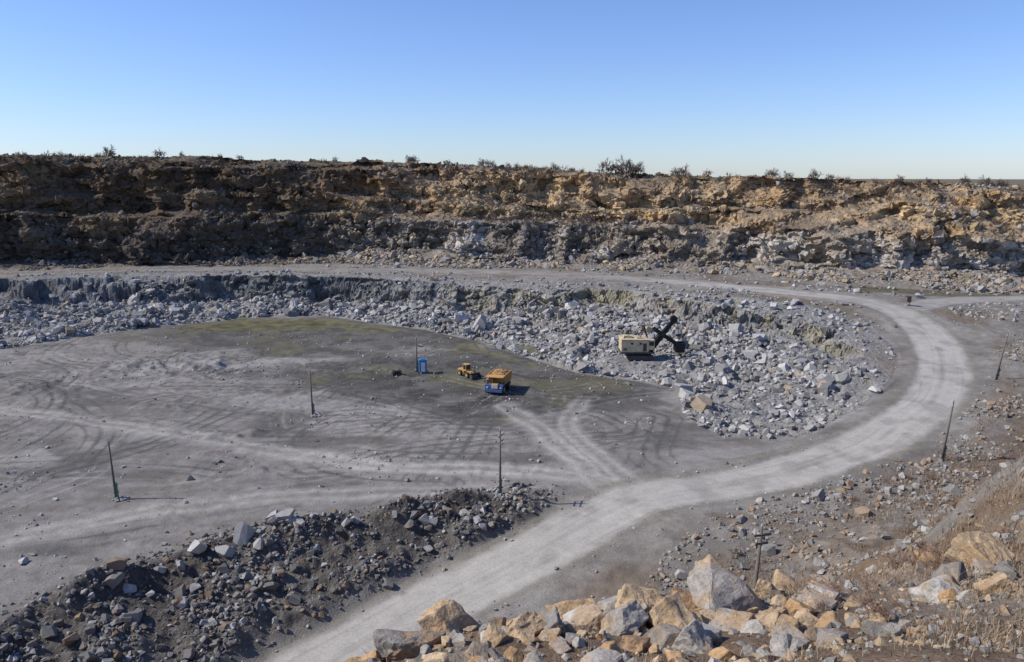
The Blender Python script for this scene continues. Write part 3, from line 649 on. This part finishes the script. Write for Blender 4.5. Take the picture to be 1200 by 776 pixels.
for v in bm.verts:
    q=max(abs(v.co.x),abs(v.co.y)); hh=3.2+.75*(1-q**2)+rr_.randn()*.09; v.co=Vector((v.co.x*1.7,1.0+v.co.y*2.6,hh))
part('ore_load',bm,mt_or,e)
bm=bmesh.new(); cyl(bm,(-1.6,-3.7,1),(-1.6,-3.7,2.9),.03); cyl(bm,(1.6,-3.7,1.9),(1.6,-3.7,2.8),.03); cyl(bm,(-.3,-3.7,2.85),(1.6,-3.7,2.85),.03); cyl(bm,(.7,-3.7,2.1),(.7,-3.7,2.85),.03); box(bm,(1.75,-3.75,2.7),(.25,.08,.4)); box(bm,(-1.85,-3.55,2.7),(.25,.08,.4)); part('handrails_mirrors',bm,mt_steel,e)
e=empty('wheel_loader',(-8.0,137,Hat(-8,137)),math.radians(38),.78)
bm=bmesh.new(); hb=bmesh.new()
for sx in (-.95,.95):
    for yy_ in (-1.5,1.3): wheel(bm,hb,sx,yy_,.68,.5)
part('tyres',bm,mt_tyre,e,False,.04); part('wheel_hubs',hb,mt_yel,e)
bm=bmesh.new(); prism(bm,[(.3,.8),(.3,1.7),(2.5,1.55),(2.6,.8)],1.35); box(bm,(0,-1.2,1.05),(1.0,1.5,.6)); part('body',bm,mt_yel,e,bev=.05)
part('cab_frame',boxes([((sx,sy,2.15),(.09,.09,1.2)) for sx in (-.6,.6) for sy in (-.55,.55)]+[((0,0,2.78),(1.45,1.35,.1)),((0,0,1.5),(1.3,1.2,.3))]),mt_yel,e)
part('cab_glass',boxes([((0,-.56,2.2),(1.1,.03,1.0)),((0,.56,2.2),(1.1,.03,1.0)),((-.61,0,2.2),(.03,1.0,1.0)),((.61,0,2.2),(.03,1.0,1.0))]),mt_glass,e)
bm=bmesh.new()
for sx in (-.45,.45): box(bm,(sx,-2.15,1.05),(.14,2.3,.24),Matrix.Rotation(math.radians(22),4,'X'))
cyl(bm,(0,-1.2,1.4),(0,-2.7,1.0),.08); part('lift_arms',bm,mt_yel,e)
bm=bmesh.new(); prism(bm,[(-2.95,.25),(-4.0,.15),(-4.0,.25),(-3.2,.4),(-3.05,.9),(-3.3,1.35),(-3.2,1.42),(-2.85,1.0)],2.5); box(bm,(-1.25,-3.4,.65),(.06,.9,.9)); box(bm,(1.25,-3.4,.65),(.06,.9,.9)); part('bucket',bm,mt_steel,e)
bm=bmesh.new(); cyl(bm,(.4,1.9,1.6),(.4,1.9,2.3),.06); part('exhaust',bm,mt_steel,e)
zb=Hat(23.5,145.5)
e=empty('mining_excavator',(23.8,145.5,zb),0,.88)
bm=bmesh.new()
for sy in (-1.9,1.9):
    pts=[(-2.6,.2),(-2.9,.65),(-2.5,1.1),(2.5,1.1),(2.9,.65),(2.6,.2)]
    a=[bm.verts.new((p[0],sy-.45,p[1])) for p in pts]; b_=[bm.verts.new((p[0],sy+.45,p[1])) for p in pts]
    bm.faces.new(a); bm.faces.new(b_[::-1])
    for i in range(6): bm.faces.new((a[i],b_[i],b_[(i+1)%6],a[(i+1)%6]))
    for i in range(16): box(bm,(-2.5+i*.333,sy,1.12),(.22,.98,.07))
part('crawler_tracks',bm,mt_steel,e)
bm=bmesh.new(); box(bm,(0,0,1.0),(3,3,.7)); cyl(bm,(0,0,1.2),(0,0,1.55),1.6,1.6,28); part('carbody',bm,mt_steel,e)
bm=bmesh.new(); box(bm,(-.7,0,1.7),(7.0,5.0,.3)); part('turntable_deck',bm,mt_steel,e)
bm=bmesh.new(); box(bm,(-1.2,0,3.15),(5.8,4.6,2.6)); part('machinery_house',bm,mt_cream,e,bev=.08)
bm=bmesh.new(); box(bm,(-1.2,0,4.5),(6.0,4.8,.12)); box(bm,(-2.6,0,4.8),(1.8,1.6,.5)); box(bm,(-.3,-.8,4.7),(1.1,1.1,.3)); part('roof',bm,mt_cream,e,bev=.03)
bm=bmesh.new(); box(bm,(2.2,-1.5,3.4),(1.3,1.6,2.1)); part('operator_cab',bm,mt_cream,e,bev=.06)
part('windows',boxes([((2.2,-2.32,3.7),(1.0,.05,.9)),((2.88,-1.5,3.7),(.05,1.3,.9)),((-.1,-2.33,3.7),(.5,.05,.4)),((-1.9,-2.33,3.7),(.5,.05,.4))]),mt_glass,e)
part('doors_louvres',boxes([((.8,-2.34,2.9),(.7,.05,1.7))]+[((-3.3,-2.34,2.2+i*.14),(.9,.05,.06)) for i in range(5)]),mt_steel,e)
bm=bmesh.new()
bt=Vector((7.2,.2,8.4)); bb=Vector((2.4,.2,2.0))
for sy in (-.6,.6): beam(bm,bb+Vector((0,sy,0)),bt+Vector((0,sy*.4,0)),.34,1.15,.7)
for i in range(7):
    p=bb.lerp(bt,(i+.5)/7); box(bm,p,(.3,1.1,.3),Matrix.Rotation(math.radians(-53),4,'Y'))
for sy in (-.35,.35): cyl(bm,bt+Vector((-.1,sy-.12,.1)),bt+Vector((-.1,sy+.12,.1)),.75,.75,20)
part('boom',bm,mt_black,e)
bm=bmesh.new()
for sy in (-.9,.9): cyl(bm,(-.2,sy,4.4),(.9,sy*.5,7.0),.1); cyl(bm,(1.6,sy,4.4),(.9,sy*.5,7.0),.1); cyl(bm,(.9,sy*.5,7.0),bt+Vector((0,sy*.4,.3)),.045); cyl(bm,(.9,sy*.5,7.0),(-3.6,sy,4.6),.045)
part('gantry_and_cables',bm,mt_black,e)
bm=bmesh.new(); s0=Vector((3.0,.2,6.4)); s1=Vector((8.0,.2,3.1))
for sy in (-.85,.85): beam(bm,s0+Vector((0,sy,0)),s1+Vector((0,sy,0)),.3,.75,.75)
cyl(bm,(5,-1.1,5.1),(5,1.1,5.1),.5); cyl(bm,bt+Vector((.5,0,0)),s1+Vector((.6,0,.9)),.06)
part('dipper_arm',bm,mt_black,e)
bm=bmesh.new()
for (c,s) in (((8.5,1.4,2.5),(1.9,.16,1.9)),((8.5,-1.0,2.5),(1.9,.16,1.9)),((7.6,.2,2.7),(.18,2.4,1.9)),((8.5,.2,1.55),(1.8,2.4,.18)),((9.4,.2,2.3),(.16,2.4,1.6))): box(bm,c,s)
for i in range(5): box(bm,(9.5,-.8+i*.5,3.3),(.14,.22,.6))
part('bucket',bm,mt_black,e)
e=empty('equipment_booth',(-16.0,138.9,Hat(-16,138.9)),.2,.9)
part('cabinet',boxes([((0,0,1.45),(1.5,1.5,2.5))]),mt_cyan,e,bev=.03); part('roof',boxes([((0,0,2.76),(1.8,1.8,.1)),((0,0,2.9),(.8,.8,.18))]),mt_cyan,e)
part('skid_base',boxes([((0,-.5,.1),(2.1,.2,.2)),((0,.5,.1),(2.1,.2,.2))]),mt_steel,e); part('door',boxes([((0,-.77,1.35),(.8,.04,1.9))]),mt_white,e); part('door_handle',boxes([((.3,-.81,1.35),(.05,.05,.2))]),mt_steel,e)
e=empty('control_box',(83.5,166,Hat(83.5,166)),.3,.8)
part('pedestal',boxes([((-.5,0,.5),(.15,.15,1.2)),((.5,0,.5),(.15,.15,1.2)),((0,0,.1),(1.4,.9,.2))]),mt_conc,e); part('housing',boxes([((0,0,1.6),(1.4,.9,1.5))]),paint('rust_paint',(.12,.07,.05),.8),e,bev=.03); part('lid',boxes([((0,0,2.4),(1.6,1.1,.08))]),mt_steel,e)
e=empty('scrap_winch',(-20.5,137.4,Hat(-20.5,137.4)),.5,.8)
bm=bmesh.new(); cyl(bm,(-.7,0,.7),(.7,0,.7),.4); cyl(bm,(-.8,0,.7),(-.7,0,.7),.7); cyl(bm,(.7,0,.7),(.8,0,.7),.7); part('drum',bm,mt_steel,e)
part('frame',boxes([((0,-.6,.15),(2.2,.15,.2)),((0,.6,.15),(2.2,.15,.2)),((-1,0,.5),(.12,.8,.9)),((1,0,.5),(.12,.8,.9))]),mt_steel,e)
# ------------------------------------------------------------------ light, world, camera
el=math.radians(42); az=Vector((-1,.0,0)).normalized()
sd=Vector((az.x*math.cos(el),az.y*math.cos(el),math.sin(el)))
L=bpy.data.lights.new('sun','SUN'); L.energy=4.8; L.angle=math.radians(.53); L.color=(1,.955,.885)
lo=bpy.data.objects.new('sun',L); sc.collection.objects.link(lo); lo.rotation_euler=sd.to_track_quat('Z','Y').to_euler()
w=bpy.data.worlds.new('World'); sc.world=w; w.use_nodes=True; nt=w.node_tree
sk=nt.nodes.new('ShaderNodeTexSky'); sk.sky_type='NISHITA'; sk.sun_disc=False; sk.sun_elevation=el; sk.sun_rotation=math.atan2(az.x,az.y); sk.air_density=1.0; sk.dust_density=.2; sk.ozone_density=1.5; sk.altitude=100
vm=nt.nodes.new('ShaderNodeVectorMath'); vm.operation='MULTIPLY'; vm.inputs[1].default_value=(.86,1.03,1.5)
bg=nt.nodes['Background']; bg.inputs['Strength'].default_value=.105; nt.links.new(sk.outputs[0],vm.inputs[0]); nt.links.new(vm.outputs[0],bg.inputs[0])
cam=bpy.data.cameras.new('camera'); cam.lens=28; cam.sensor_width=36; cam.clip_end=12000; cam.clip_start=.1
co=bpy.data.objects.new('camera',cam); sc.collection.objects.link(co); co.location=(0,0,35); co.rotation_euler=(math.radians(90-11.1),0,0); sc.camera=co
sc.view_settings.view_transform='Standard'; sc.view_settings.look='None'; sc.view_settings.exposure=0
